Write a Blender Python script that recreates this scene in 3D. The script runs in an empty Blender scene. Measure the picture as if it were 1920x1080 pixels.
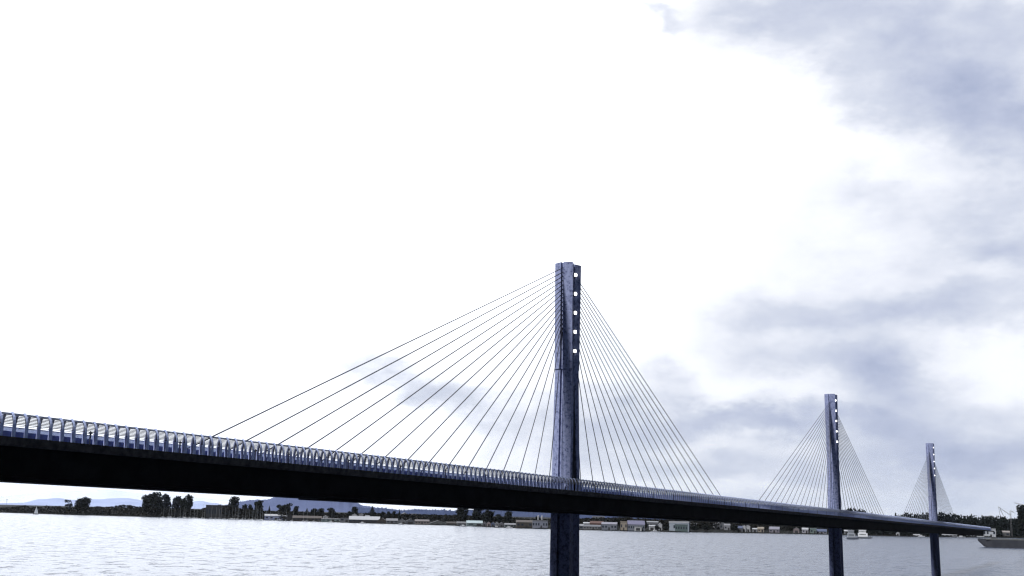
import bpy, bmesh, math, random
from mathutils import Vector, Matrix, noise
R_ = math.radians
random.seed(7)
scene = bpy.context.scene
COL = scene.collection

# ---------------------------------------------------------------- camera
FPX = 2149.0                      # focal length in pixels of a 1920 px wide frame
ROLL = R_(1.25); PITCH = math.atan(426 * math.cos(ROLL) / FPX)
CAMH = 23.0
CF = Vector((0, math.cos(PITCH), math.sin(PITCH)))
_r = Vector((1, 0, 0)); _u = Vector((0, -math.sin(PITCH), math.cos(PITCH)))
CR = _r * math.cos(ROLL) + _u * math.sin(ROLL)
CU = -_r * math.sin(ROLL) + _u * math.cos(ROLL)
CP = Vector((0, 0, CAMH))
cd = bpy.data.cameras.new('camera'); cam = bpy.data.objects.new('camera', cd); COL.objects.link(cam)
cd.sensor_width = 36; cd.lens = 36 * FPX / 1920; cd.clip_start = 0.5; cd.clip_end = 300000
M = Matrix((CR, CU, -CF)).transposed().to_4x4(); M.translation = CP
cam.matrix_world = M
scene.camera = cam

def ray(px, py): return CF + CR * ((px - 960) / FPX) + CU * ((540 - py) / FPX)
def azel(px, py):
    d = ray(px, py).normalized()
    return math.degrees(math.atan2(d.x, d.y)), math.degrees(math.asin(d.z))
def spot(px, py, dist):           # point on the pixel's ray at horizontal distance dist
    d = ray(px, py); return CP + d * (dist / math.hypot(d.x, d.y))
def hit(px, py, z=0.0):
    d = ray(px, py); return CP + d * ((z - CAMH) / d.z)

scene.view_settings.view_transform = 'Standard'; scene.view_settings.look = 'None'
scene.view_settings.exposure = 0; scene.view_settings.gamma = 1
scene.render.engine = 'CYCLES'
cy = scene.cycles
cy.max_bounces = 5; cy.diffuse_bounces = 2; cy.glossy_bounces = 3; cy.volume_bounces = 0
cy.transparent_max_bounces = 8; cy.use_denoising = True; cy.sample_clamp_indirect = 6
cy.filter_width = 1.3

# ---------------------------------------------------------------- world sky
SUN_AZ, SUN_EL = -142.0, 50.0     # light comes from the left, a little behind the camera
world = bpy.data.worlds.new('World'); scene.world = world; world.use_nodes = True
NT = world.node_tree; NT.nodes.clear()
class G:
    def __init__(s, nt): s.nt = nt
    def n(s, t, **k):
        x = s.nt.nodes.new(t)
        for a, b in k.items(): setattr(x, a, b)
        return x
    def set(s, sock, v):
        if hasattr(v, 'bl_idname') or isinstance(v, bpy.types.NodeSocket): s.nt.links.new(v, sock)
        else: sock.default_value = v
    def m(s, op, a, b=None, c=None, clamp=False):
        x = s.n('ShaderNodeMath', operation=op, use_clamp=clamp)
        s.set(x.inputs[0], a)
        if b is not None: s.set(x.inputs[1], b)
        if c is not None: s.set(x.inputs[2], c)
        return x.outputs[0]
    def noise(s, vec, scale, detail=4, rough=.5, dist=0):
        x = s.n('ShaderNodeTexNoise'); s.set(x.inputs['Vector'], vec)
        x.inputs['Scale'].default_value = scale; x.inputs['Detail'].default_value = detail
        x.inputs['Roughness'].default_value = rough; x.inputs['Distortion'].default_value = dist
        return x
    def ramp(s, fac, stops, interp='LINEAR'):
        x = s.n('ShaderNodeValToRGB'); s.set(x.inputs[0], fac); e = x.color_ramp.elements
        x.color_ramp.interpolation = interp
        while len(e) < len(stops): e.new(.5)
        for q, (p, c) in zip(e, stops): q.position = p; q.color = (*c, 1) if len(c) == 3 else c
        return x.outputs[0]
    def mix(s, f, a, b, mode='MIX'):
        x = s.n('ShaderNodeMix', data_type='RGBA', blend_type=mode)
        s.set(x.inputs[0], f)
        for i, v in ((6, a), (7, b)):
            s.set(x.inputs[i], (*v, 1) if isinstance(v, tuple) and len(v) == 3 else v)
        return x.outputs[2]
    def mapr(s, v, a, b, c, d, smooth=True):
        x = s.n('ShaderNodeMapRange', interpolation_type='SMOOTHSTEP' if smooth else 'LINEAR')
        s.set(x.inputs[0], v)
        for i, q in zip((1, 2, 3, 4), (a, b, c, d)): x.inputs[i].default_value = q
        return x.outputs[0]
g = G(NT)
tc = g.n('ShaderNodeTexCoord'); sp = g.n('ShaderNodeSeparateXYZ'); NT.links.new(tc.outputs['Generated'], sp.inputs[0])
X, Y, Z = sp.outputs
mp = g.n('ShaderNodeMapping'); NT.links.new(tc.outputs['Generated'], mp.inputs[0]); mp.inputs['Scale'].default_value = (1, 1, 1.9)
wn_ = g.noise(mp.outputs[0], 7.0, 7, .6); ws = g.n('ShaderNodeSeparateColor'); NT.links.new(wn_.outputs['Color'], ws.inputs[0])
AZ0 = g.m('MULTIPLY', g.m('ARCTAN2', X, Y), 57.2958); EL0 = g.m('MULTIPLY', g.m('ARCSINE', Z), 57.2958)
AZ = g.m('ADD', AZ0, g.m('MULTIPLY_ADD', ws.outputs[0], 8.0, -4.0))
EL = g.m('ADD', EL0, g.m('MULTIPLY_ADD', ws.outputs[1], 6.0, -3.0))
# clouds: centre pixel, half sizes in px, tilt in degrees (clockwise), amount
BLOBS = [(1660, 20, 240, 70, 8, .42), (1430, 12, 110, 30, 10, .24), (1262, 0, 50, 14, 15, .24), (1715, 125, 200, 70, 32, .42), (1850, 215, 150, 62, 28, .55), (1660, 28, 60, 36, 0, .22),
         (1890, 60, 90, 60, 0, .35), (1930, 180, 60, 60, 0, .2), (1950, 300, 90, 50, 20, .45), (1640, 200, 120, 34, 33, .30), (1500, 90, 90, 40, 30, .20),
         (1660, 372, 110, 40, 10, .24), (1880, 400, 140, 60, 10, .34), (1915, 462, 90, 34, 5, .45), (1710, 470, 200, 40, 12, .22), (1590, 520, 150, 40, 4, .18),
         (1560, 580, 200, 38, 2, .34), (1800, 600, 260, 40, 4, .46), (1420, 615, 80, 30, 0, .16), (1860, 545, 150, 24, 3, .25),
         (1540, 690, 170, 40, 6, .40), (1690, 735, 110, 60, 30, .5), (1620, 790, 130, 26, 8, .40), (1430, 806, 170, 24, 2, .72), (1270, 735, 60, 30, 10, .40),
         (1160, 800, 120, 50, 4, .22), (1350, 880, 150, 20, 2, .34), (1800, 868, 240, 38, 2, .85), (1890, 780, 90, 40, 20, .35),
         (690, 680, 200, 50, 20, .15), (800, 722, 150, 42, 22, .22), (960, 765, 220, 50, 8, .20), (1130, 850, 190, 60, 6, .24), (900, 860, 160, 40, 4, .14), (1700, 930, 330, 18, 0, .22), (1750, 972, 500, 30, 0, .3)]
tot = None
cr_, sr_ = math.cos(ROLL), math.sin(ROLL)
for (px, py, rx, ry, rot, amp) in BLOBS:
    a, e = azel(px, py); k = 57.2958 / FPX
    rx, ry = rx * k, ry * k; t = R_(-rot + 1.25)
    da = g.m('SUBTRACT', AZ, a); de = g.m('SUBTRACT', EL, e)
    p = g.m('DIVIDE', g.m('ADD', g.m('MULTIPLY', da, math.cos(t)), g.m('MULTIPLY', de, math.sin(t))), rx)
    q = g.m('DIVIDE', g.m('SUBTRACT', g.m('MULTIPLY', de, math.cos(t)), g.m('MULTIPLY', da, math.sin(t))), ry)
    d2 = g.m('ADD', g.m('MULTIPLY', p, p), g.m('MULTIPLY', q, q))
    v = g.m('MULTIPLY', g.m('EXPONENT', g.m('MULTIPLY', d2, -.9)), amp)
    tot = v if tot is None else g.m('ADD', tot, v)
det = g.noise(mp.outputs[0], 9.0, 8, .6).outputs[0]
det2 = g.noise(mp.outputs[0], 24.0, 6, .6).outputs[0]
tot = g.m('MULTIPLY', tot, g.m('ADD', g.m('MULTIPLY', det, 1.35), .3))
# a thin general veil to the right, and unseen cloud added behind the camera to cut the light from there
veil = g.m('MULTIPLY', g.mapr(AZ, 4, 17, 0, 1), .05)
back = g.m('MULTIPLY', g.mapr(AZ0, 28, 60, 0, 1), .8)
back2 = g.m('MULTIPLY', g.mapr(AZ0, -80, -130, 0, 1), .8)
tot = g.m('ADD', g.m('ADD', tot, veil), g.m('ADD', back, back2))
tot = g.m('ADD', tot, g.m('MULTIPLY', g.m('SUBTRACT', det2, .5), g.mapr(tot, .03, .4, .04, .5)))
cloud = g.ramp(tot, [(0, (.94, .975, 1.05)), (.10, (.94, .965, 1.02)), (.24, (.80, .825, .90)), (.48, (.61, .65, .76)), (.75, (.47, .515, .66)), (1.0, (.37, .42, .58))])
ga = g.m('MULTIPLY', g.m('POWER', g.m('DIVIDE', g.m('ADD', AZ0, 62), 30), 2), -1)
ge = g.m('MULTIPLY', g.m('POWER', g.m('DIVIDE', g.m('SUBTRACT', EL0, 42), 26), 2), -1)
glow = g.m('EXPONENT', g.m('ADD', ga, ge))
top = g.mapr(EL0, 30, 75, 0, .3)
bright = g.m('MULTIPLY', g.mapr(AZ0, 10, -8, 0, 2.3), g.mapr(EL0, 7, 15, .16, 1))
lum = g.m('ADD', g.m('ADD', g.m('ADD', 1.12, g.m('MULTIPLY', bright, g.mapr(tot, 0, .5, 1.3, .0))), g.m('MULTIPLY', glow, .9)), top)
dim = g.m('MULTIPLY', g.mapr(g.m('ABSOLUTE', AZ0), 30, 64, 0, .95), g.mapr(EL0, 70, 89, 1, .6))  # unseen sky beside and behind the camera dimmed so the piers stay dark
lum = g.m('MULTIPLY', lum, g.m('SUBTRACT', 1, dim))
vs = g.n('ShaderNodeVectorMath', operation='SCALE'); NT.links.new(cloud, vs.inputs[0]); NT.links.new(g.m('MULTIPLY', lum, 10.0), vs.inputs['Scale'])
sky = g.n('ShaderNodeTexSky', sky_type='NISHITA'); sky.sun_disc = False
sky.sun_elevation = R_(SUN_EL); sky.sun_rotation = R_(SUN_AZ)
addn = g.mix(.02, vs.outputs[0], sky.outputs[0])
bg = g.n('ShaderNodeBackground'); bg.inputs[1].default_value = .1
NT.links.new(addn, bg.inputs[0])
wo = g.n('ShaderNodeOutputWorld'); NT.links.new(bg.outputs[0], wo.inputs[0])
world.cycles.sampling_method = 'MANUAL'; world.cycles.sample_map_resolution = 512

sl = bpy.data.lights.new('sun', 'SUN'); sun = bpy.data.objects.new('sun', sl); COL.objects.link(sun)
sl.energy = 5.0; sl.angle = R_(5); sl.color = (1, .98, .95)
sdir = Vector((math.sin(R_(SUN_AZ)) * math.cos(R_(SUN_EL)), math.cos(R_(SUN_AZ)) * math.cos(R_(SUN_EL)), math.sin(R_(SUN_EL))))
sun.rotation_euler = sdir.to_track_quat('Z', 'Y').to_euler(); sun.location = (0, 0, 100)

# ---------------------------------------------------------------- materials
def mat(name, col, rough=.7, var=None, vscale=1.0, bump=0.0, bscale=8.0, metal=0.0, stretch=(1, 1, 1), emit=None, spec=.4, lo=.35, hi=.65):
    m = bpy.data.materials.new(name); m.use_nodes = True; nt = m.node_tree; h = G(nt)
    b = nt.nodes['Principled BSDF']
    b.inputs['Roughness'].default_value = rough; b.inputs['Metallic'].default_value = metal
    b.inputs['Specular IOR Level'].default_value = spec
    b.inputs['Base Color'].default_value = (*col, 1)
    t = h.n('ShaderNodeTexCoord'); mpn = h.n('ShaderNodeMapping'); nt.links.new(t.outputs['Object'], mpn.inputs[0]); mpn.inputs['Scale'].default_value = stretch
    if var:
        f = h.noise(mpn.outputs[0], vscale, 6, .62).outputs[0]
        nt.links.new(h.ramp(f, [(lo, col), (hi, var)]), b.inputs['Base Color'])
    if bump:
        f = h.noise(mpn.outputs[0], bscale, 5, .6).outputs[0]
        bn = h.n('ShaderNodeBump'); bn.inputs['Strength'].default_value = bump; nt.links.new(f, bn.inputs['Height']); nt.links.new(bn.outputs[0], b.inputs['Normal'])
    if emit:
        b.inputs['Emission Color'].default_value = (*emit[0], 1); b.inputs['Emission Strength'].default_value = emit[1]
    return m
def concrete(name, a, b_, c_):      # pale concrete with dark mottled patches and faint vertical stains
    m = bpy.data.materials.new(name); m.use_nodes = True; nt = m.node_tree; h = G(nt)
    b = nt.nodes['Principled BSDF']; b.inputs['Roughness'].default_value = .75; b.inputs['Specular IOR Level'].default_value = .25
    t = h.n('ShaderNodeTexCoord').outputs['Object']
    n1 = h.noise(t, 1.7, 7, .7).outputs[0]
    n2 = h.noise(t, 4.5, 5, .6).outputs[0]
    mpn = h.n('ShaderNodeMapping'); nt.links.new(t, mpn.inputs[0]); mpn.inputs['Scale'].default_value = (2.2, 2.2, .09)
    n3 = h.noise(mpn.outputs[0], 1.6, 4, .6).outputs[0]
    s = h.m('ADD', h.m('MULTIPLY', n1, .62), h.m('ADD', h.m('MULTIPLY', n2, .26), h.m('MULTIPLY', n3, .12)))
    nt.links.new(h.ramp(s, [(.41, c_), (.465, b_), (.525, a), (.7, tuple(min(1, v * 1.25) for v in a))]), b.inputs['Base Color'])
    bn = h.n('ShaderNodeBump'); bn.inputs['Strength'].default_value = .25; bn.inputs['Distance'].default_value = .05
    nt.links.new(n2, bn.inputs['Height']); nt.links.new(bn.outputs[0], b.inputs['Normal'])
    return m
MT = {}
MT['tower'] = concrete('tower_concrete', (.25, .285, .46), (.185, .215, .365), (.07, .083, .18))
MT['pier'] = concrete('pier_concrete_shaded', (.062, .075, .145), (.036, .045, .095), (.018, .022, .05))  # darker copy of the tower concrete; the deck's shade is in its colour
MT['shade_core'] = mat('slot_shade', (.02, .022, .04), .9)  # near-black stands in for the shade inside the pylon slots
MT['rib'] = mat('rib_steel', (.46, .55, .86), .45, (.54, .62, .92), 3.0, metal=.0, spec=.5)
MT['rib_in'] = mat('inner_rib_steel_shaded', (.24, .29, .50), .45, (.29, .33, .56), 3.0)  # darker copy of the rib colour, carrying the inner ribs' shade
MT['wire'] = mat('wire_steel', (.03, .032, .04), .4)
MT['toprail'] = mat('rail_steel', (.75, .80, .92), .4)
MT['panel'] = mat('blue_panel', (.12, .17, .48), .4, (.16, .21, .55), .6)
MT['band'] = mat('frosted_glass', (.80, .83, .95), .35)
def frosted():
    m = MT['band']; nt = m.node_tree; o_ = nt.nodes['Material Output']; b = nt.nodes['Principled BSDF']
    t = nt.nodes.new('ShaderNodeBsdfTransparent'); t.inputs[0].default_value = (.52, .56, .68, 1)
    x = nt.nodes.new('ShaderNodeMixShader'); x.inputs[0].default_value = .25
    nt.links.new(t.outputs[0], x.inputs[1]); nt.links.new(b.outputs[0], x.inputs[2]); nt.links.new(x.outputs[0], o_.inputs[0])
frosted()
MT['cable'] = mat('cable_sheath', (.02, .024, .045), .45)
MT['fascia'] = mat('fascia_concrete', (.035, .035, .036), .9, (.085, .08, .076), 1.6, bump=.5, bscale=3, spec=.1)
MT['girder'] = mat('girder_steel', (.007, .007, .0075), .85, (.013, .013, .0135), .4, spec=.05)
MT['light'] = mat('port_light', (1, 1, 1), .3, emit=((1, 1, 1), 4.0))
MT['bollard'] = mat('bollard_paint', (.015, .02, .05), .4)

def principled_water():
    m = bpy.data.materials.new('river_water'); m.use_nodes = True; nt = m.node_tree; h = G(nt)
    b = nt.nodes['Principled BSDF']
    b.inputs['Base Color'].default_value = (.03, .045, .08, 1); b.inputs['Roughness'].default_value = .20
    b.inputs['IOR'].default_value = 1.33
    geo = h.n('ShaderNodeNewGeometry').outputs['Position']
    mpn = h.n('ShaderNodeMapping'); nt.links.new(geo, mpn.inputs[0]); mpn.inputs['Rotation'].default_value = (0, 0, R_(14)); mpn.inputs['Scale'].default_value = (1, .55, 1)
    a = h.noise(mpn.outputs[0], .06, 3, .55).outputs[0]
    c = h.noise(mpn.outputs[0], .22, 4, .6).outputs[0]
    c0 = h.noise(mpn.outputs[0], .13, 3, .6).outputs[0]
    d = h.noise(mpn.outputs[0], 1.1, 3, .6).outputs[0]
    hh = h.m('ADD', h.m('ADD', h.m('MULTIPLY', a, 2.2), h.m('MULTIPLY', h.mapr(c0, .55, .70, 0, 1), 2.8)), h.m('ADD', h.m('MULTIPLY', c, 1.6), h.m('MULTIPLY', d, .32)))
    bn = h.n('ShaderNodeBump'); bn.inputs['Strength'].default_value = 1.0; bn.inputs['Distance'].default_value = 1.0
    nt.links.new(hh, bn.inputs['Height']); nt.links.new(bn.outputs[0], b.inputs['Normal'])
    return m
MT['water'] = principled_water()
MT['ground'] = mat('bank_ground', (.004, .005, .004), .95, (.007, .007, .006), .02, spec=.05)
MT['hill'] = mat('hazed_hill_forest', (.062, .08, .16), .95, (.08, .10, .19), .0015, spec=.0)  # forest colour with blue distance haze mixed in
MT['mtn_haze'] = mat('mountain_haze', (.62, .68, .80), .9, (.70, .75, .85), .0005, spec=0)  # paleness of distant haze painted on the far mountains
MT['hazed_hill'] = mat('hazed_hill', (.26, .31, .48), .9, (.32, .38, .55), .001, spec=0)  # hill colour lightened to carry distance haze
MT['ridge'] = mat('hazed_ridge_forest', (.030, .042, .09), .95, (.045, .06, .12), .004, spec=.0)  # bluish haze tint put into the forest colour

# ---------------------------------------------------------------- object helpers
def link(name, me, m, parent=None):
    o = bpy.data.objects.new(name, me); COL.objects.link(o)
    if m is not None and not me.materials: me.materials.append(m)
    if parent is not None: o.parent = parent
    return o
def mesh(name, vs, fs, smooth=False):
    me = bpy.data.meshes.new(name); me.from_pydata([tuple(v) for v in vs], [], fs); me.update()
    if smooth:
        for p in me.polygons: p.use_smooth = True
    return me
class MB:
    def __init__(s): s.v = []; s.f = []
    def add(s, vs, fs):
        k = len(s.v); s.v += [tuple(v) for v in vs]; s.f += [tuple(i + k for i in f) for f in fs]
    def box(s, x0, x1, y0, y1, z0, z1):
        s.add([(x0, y0, z0), (x1, y0, z0), (x1, y1, z0), (x0, y1, z0), (x0, y0, z1), (x1, y0, z1), (x1, y1, z1), (x0, y1, z1)],
              [(0, 3, 2, 1), (4, 5, 6, 7), (0, 1, 5, 4), (1, 2, 6, 5), (2, 3, 7, 6), (3, 0, 4, 7)])
    def tube(s, a, b, r, n=6, r2=None):
        a, b = Vector(a), Vector(b); d = (b - a).normalized(); r2 = r if r2 is None else r2
        t = Vector((0, 0, 1)) if abs(d.z) < .9 else Vector((1, 0, 0)); e = d.cross(t).normalized(); h = d.cross(e)
        vs = []
        for c, rr in ((a, r), (b, r2)):
            for i in range(n):
                q = 2 * math.pi * i / n; vs.append(c + e * (math.cos(q) * rr) + h * (math.sin(q) * rr))
        fs = [(i, (i + 1) % n, n + (i + 1) % n, n + i) for i in range(n)] + [tuple(range(n - 1, -1, -1)), tuple(range(n, 2 * n))]
        s.add(vs, fs)
    def loft(s, rings, closed=True):    # rings of equal length, capped at the ends
        n = len(rings[0]); k = len(s.v)
        for r in rings: s.v += [tuple(v) for v in r]
        for j in range(len(rings) - 1):
            for i in range(n):
                a, b = k + j * n + i, k + j * n + (i + 1) % n; s.f.append((a, b, b + n, a + n))
        s.f.append(tuple(range(k + n - 1, k - 1, -1))); s.f.append(tuple(range(k + (len(rings) - 1) * n, k + len(rings) * n)))
    def build(s, name, m, parent=None, smooth=False):
        me = mesh(name, s.v, s.f, smooth)
        bm = bmesh.new(); bm.from_mesh(me); bmesh.ops.recalc_face_normals(bm, faces=bm.faces); bm.to_mesh(me); bm.free()
        return link(name, me, m, parent)
def empty(name, loc=(0, 0, 0), rz=0):
    o = bpy.data.objects.new(name, None); COL.objects.link(o); o.location = loc; o.rotation_euler = (0, 0, rz); o.empty_display_size = .1; return o
def tag(o, label, cat=None, group=None, kind=None):
    o['label'] = label
    if cat: o['category'] = cat
    if group: o['group'] = group
    if kind: o['kind'] = kind
    return o
def copy_tree(o, parent=None):
    c = o.copy(); COL.objects.link(c)
    if parent is not None: c.parent = parent
    for ch in list(o.children): copy_tree(ch, c)
    return c

# ---------------------------------------------------------------- the bridge
K0 = 192000.0
def railpt(px):
    d = ray(px, 771 + .1173 * px); return CP + d * (K0 / (2125 - px))
A0 = railpt(0); _d = railpt(1500) - A0; _h = math.hypot(_d.x, _d.y)
BAX = math.atan2(_d.x, _d.y); GRADE = _d.z / _h
UA = Vector((math.sin(BAX), math.cos(BAX), 0)); WA = Vector((math.cos(BAX), -math.sin(BAX), 0))
WN = 2.2
# bridge frame: x = along the bridge (u), y = across, minus w, z = height above the rail top at u = 0
root = empty('cable_stayed_bridge', (A0 - WA * WN) , math.pi / 2 - BAX)
root.location.z = 0
Z0 = A0.z
tag(root, 'long dark cable stayed bridge with three pylons crossing the river', 'bridge')
def zr(u): return Z0 + GRADE * u                  # rail top height
def P(u, w, z): return (u, -w, zr(u) + z)         # in the root's frame
def beam(mb, u0, u1, poly, step=60):               # poly: (w, z) section swept along the bridge
    n = max(1, int((u1 - u0) / step)); mb.loft([[P(u0 + (u1 - u0) * i / n, w, z) for w, z in poly] for i in range(n + 1)])
U0, U1 = -70.0, 745.0
TOW = [109.0, 302.5, 505.0]

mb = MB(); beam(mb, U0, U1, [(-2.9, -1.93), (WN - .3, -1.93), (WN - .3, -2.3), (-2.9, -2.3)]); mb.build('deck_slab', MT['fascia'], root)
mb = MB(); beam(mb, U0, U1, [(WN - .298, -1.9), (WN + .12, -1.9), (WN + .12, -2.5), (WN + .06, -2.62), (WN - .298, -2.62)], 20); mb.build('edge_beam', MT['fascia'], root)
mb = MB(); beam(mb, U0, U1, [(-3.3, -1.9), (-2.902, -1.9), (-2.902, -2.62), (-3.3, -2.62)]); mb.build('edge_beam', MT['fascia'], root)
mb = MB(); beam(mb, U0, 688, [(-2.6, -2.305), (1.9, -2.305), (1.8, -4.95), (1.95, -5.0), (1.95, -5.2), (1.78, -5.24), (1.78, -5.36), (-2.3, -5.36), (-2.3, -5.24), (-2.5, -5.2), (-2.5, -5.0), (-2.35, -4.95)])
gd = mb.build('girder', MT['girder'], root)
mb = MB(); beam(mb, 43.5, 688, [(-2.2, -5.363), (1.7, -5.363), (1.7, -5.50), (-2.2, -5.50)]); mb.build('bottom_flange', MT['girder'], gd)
# curved ribs of the walkway cage
PROF = [(0, 0), (0, .75), (-.015, 1.05), (-.07, 1.32), (-.17, 1.58), (-.30, 1.80), (-.44, 1.97)]
def wcurve(z):
    for (w0, z0), (w1, z1) in zip(PROF, PROF[1:]):
        if z <= z1: return w0 + (w1 - w0) * (z - z0) / (z1 - z0)
    return PROF[-1][0]
def rib_into(mb, u, w0, side):
    k = .12 if side > 0 else .15; th = .075
    rings = []
    for i, (w, z) in enumerate(PROF):
        t = th * (1 - .25 * (z / 1.97)); kk = k * (1 - .2 * z / 1.97)
        nz = 0 if i < 3 else .35 * th
        w = w if side > 0 else w * .7
        rings.append([P(u - kk, w0 + side * (w) - side * t, z - 1.895 - nz), P(u + kk, w0 + side * w - side * t, z - 1.895 - nz), P(u + kk, w0 + side * w + side * t, z - 1.895 + nz), P(u - kk, w0 + side * w + side * t, z - 1.895 + nz)])
    mb.loft(rings)
def screen(name, w0, side, n_single, gaps, nwire=7, ud=.27, r=.034, rm='rib'):
    mb = MB(); UE = 728
    segs = []; a = U0
    for (p, q) in gaps: segs.append((a, p)); a = q
    segs.append((a, UE))
    for (a, b) in segs:
        for i in range(nwire):
            z = 1.02 + i * .118; w = w0 + side * (wcurve(z) + .02)
            beam(mb, a, b, [(w - r, z - 1.895), (w, z - 1.895 - r), (w + r, z - 1.895), (w, z - 1.895 + r)], 400)
    sc = mb.build(name, MT['wire'], root)
    mb = MB()
    for (a, b) in segs:
        z = 1.87; w = w0 + side * wcurve(z); r = .035; beam(mb, a, b, [(w - r, z - 1.895 - r), (w + r, z - 1.895 - r), (w + r, z - 1.895 + r), (w - r, z - 1.895 + r)], 400)
    mb.build('top_rail', MT['toprail'], sc)
    mb = MB(); cnt = 0; i = int((U0 - ud) / 1.2) + 1; first = None
    while True:
        u = ud + 1.2 * i; i += 1
        if u > UE: break
        if any(p < u < q for p, q in gaps): continue
        if u > -.6 and cnt < n_single:
            if first is None:
                m1 = MB(); rib_into(m1, 0, w0, side); zz = Z0
                first = m1.build('rib', MT[rm], sc); o = first; o.location = (u, 0, GRADE * u)
            else:
                o = first.copy(); COL.objects.link(o); o.parent = sc; o.location = (u, 0, GRADE * u)
            cnt += 1
        else: rib_into(mb, u, w0, side)
    o = mb.build('rib_row', MT[rm], sc); o['kind'] = 'stuff'
    return sc
screen('outer_railing', WN, 1, 60, [])
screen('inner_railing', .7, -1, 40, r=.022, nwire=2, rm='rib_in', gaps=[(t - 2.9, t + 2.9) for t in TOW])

def segbeams(name, m, poly, par, u1=728):
    mb = MB(); a = U0
    for t in TOW: beam(mb, a, t - 2.75, poly); a = t + 2.75
    beam(mb, a, u1, poly); return mb.build(name, m, par)
bar = segbeams('barrier', MT['panel'], [(.42, -1.925), (.55, -1.925), (.55, -1.33), (.42, -1.33)], root)
segbeams('glass_panel', MT['band'], [(.45, -1.328), (.53, -1.328), (.50, -1.05), (.42, -1.05)], bar)
segbeams('handrail', MT['panel'], [(.42, -1.047), (.54, -1.047), (.54, -.98), (.42, -.98)], bar)
mb = MB(); beam(mb, U0, 735, [(-3.25, -1.897), (-3.05, -1.897), (-3.1, -1.4), (-3.2, -1.4)]); mb.build('parapet', MT['panel'], root)
mb = MB(); beam(mb, U0, 744, [(-2.85, -1.926), (.40, -1.926), (.40, -1.90), (-2.85, -1.90)]); 
tk = mb.build('deck_surface', mat('asphalt', (.05, .05, .052), .9, (.065, .065, .065), .5), root)

# bollard lamps along the walkway
bl = None
k = 0; u = solve_u = None
def u_at(px, w=0):
    lo, hi = -60, 900
    for _ in range(60):
        m_ = (lo + hi) / 2
        p = A0 + UA * m_ + WA * (w - WN) + Vector((0, 0, GRADE * m_)); d = p - CP; x = 960 + FPX * (d.dot(CR) / d.dot(CF))
        if x < px: lo = m_
        else: hi = m_
    return lo
ub = u_at(174, 1.9)
def wpt(u, w, z): return A0 + UA * u + WA * (w - WN) + Vector((0, 0, GRADE * u + z))
for k in range(-2, 70):
    uu = ub + k * 5.37
    if bl is None:
        bl = empty('bollard_lamp', wpt(uu, 1.75, -1.925), math.pi / 2 - BAX)
        mb = MB(); mb.box(-.10, .10, -.10, .10, 0, .06); mb.tube((0, 0, .05), (0, 0, .95), .075, 8); mb.build('post', MT['bollard'], bl)
        mb = MB(); mb.tube((0, 0, .95), (0, 0, 1.0), .1, 8, .2); mb.tube((0, 0, 1.0), (0, 0, 1.14), .2, 8, .05); mb.tube((0, 0, 1.14), (0, 0, 1.22), .04, 6); mb.build('lamp_head', MT['bollard'], bl)
        o = bl
    else:
        o = copy_tree(bl); o.location = wpt(uu, 1.75, -1.925)
    tag(o, 'short dark bollard lamp standing inside the ribbed railing of the bridge', 'lamp', 'bollard lamps along the bridge walkway')

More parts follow.
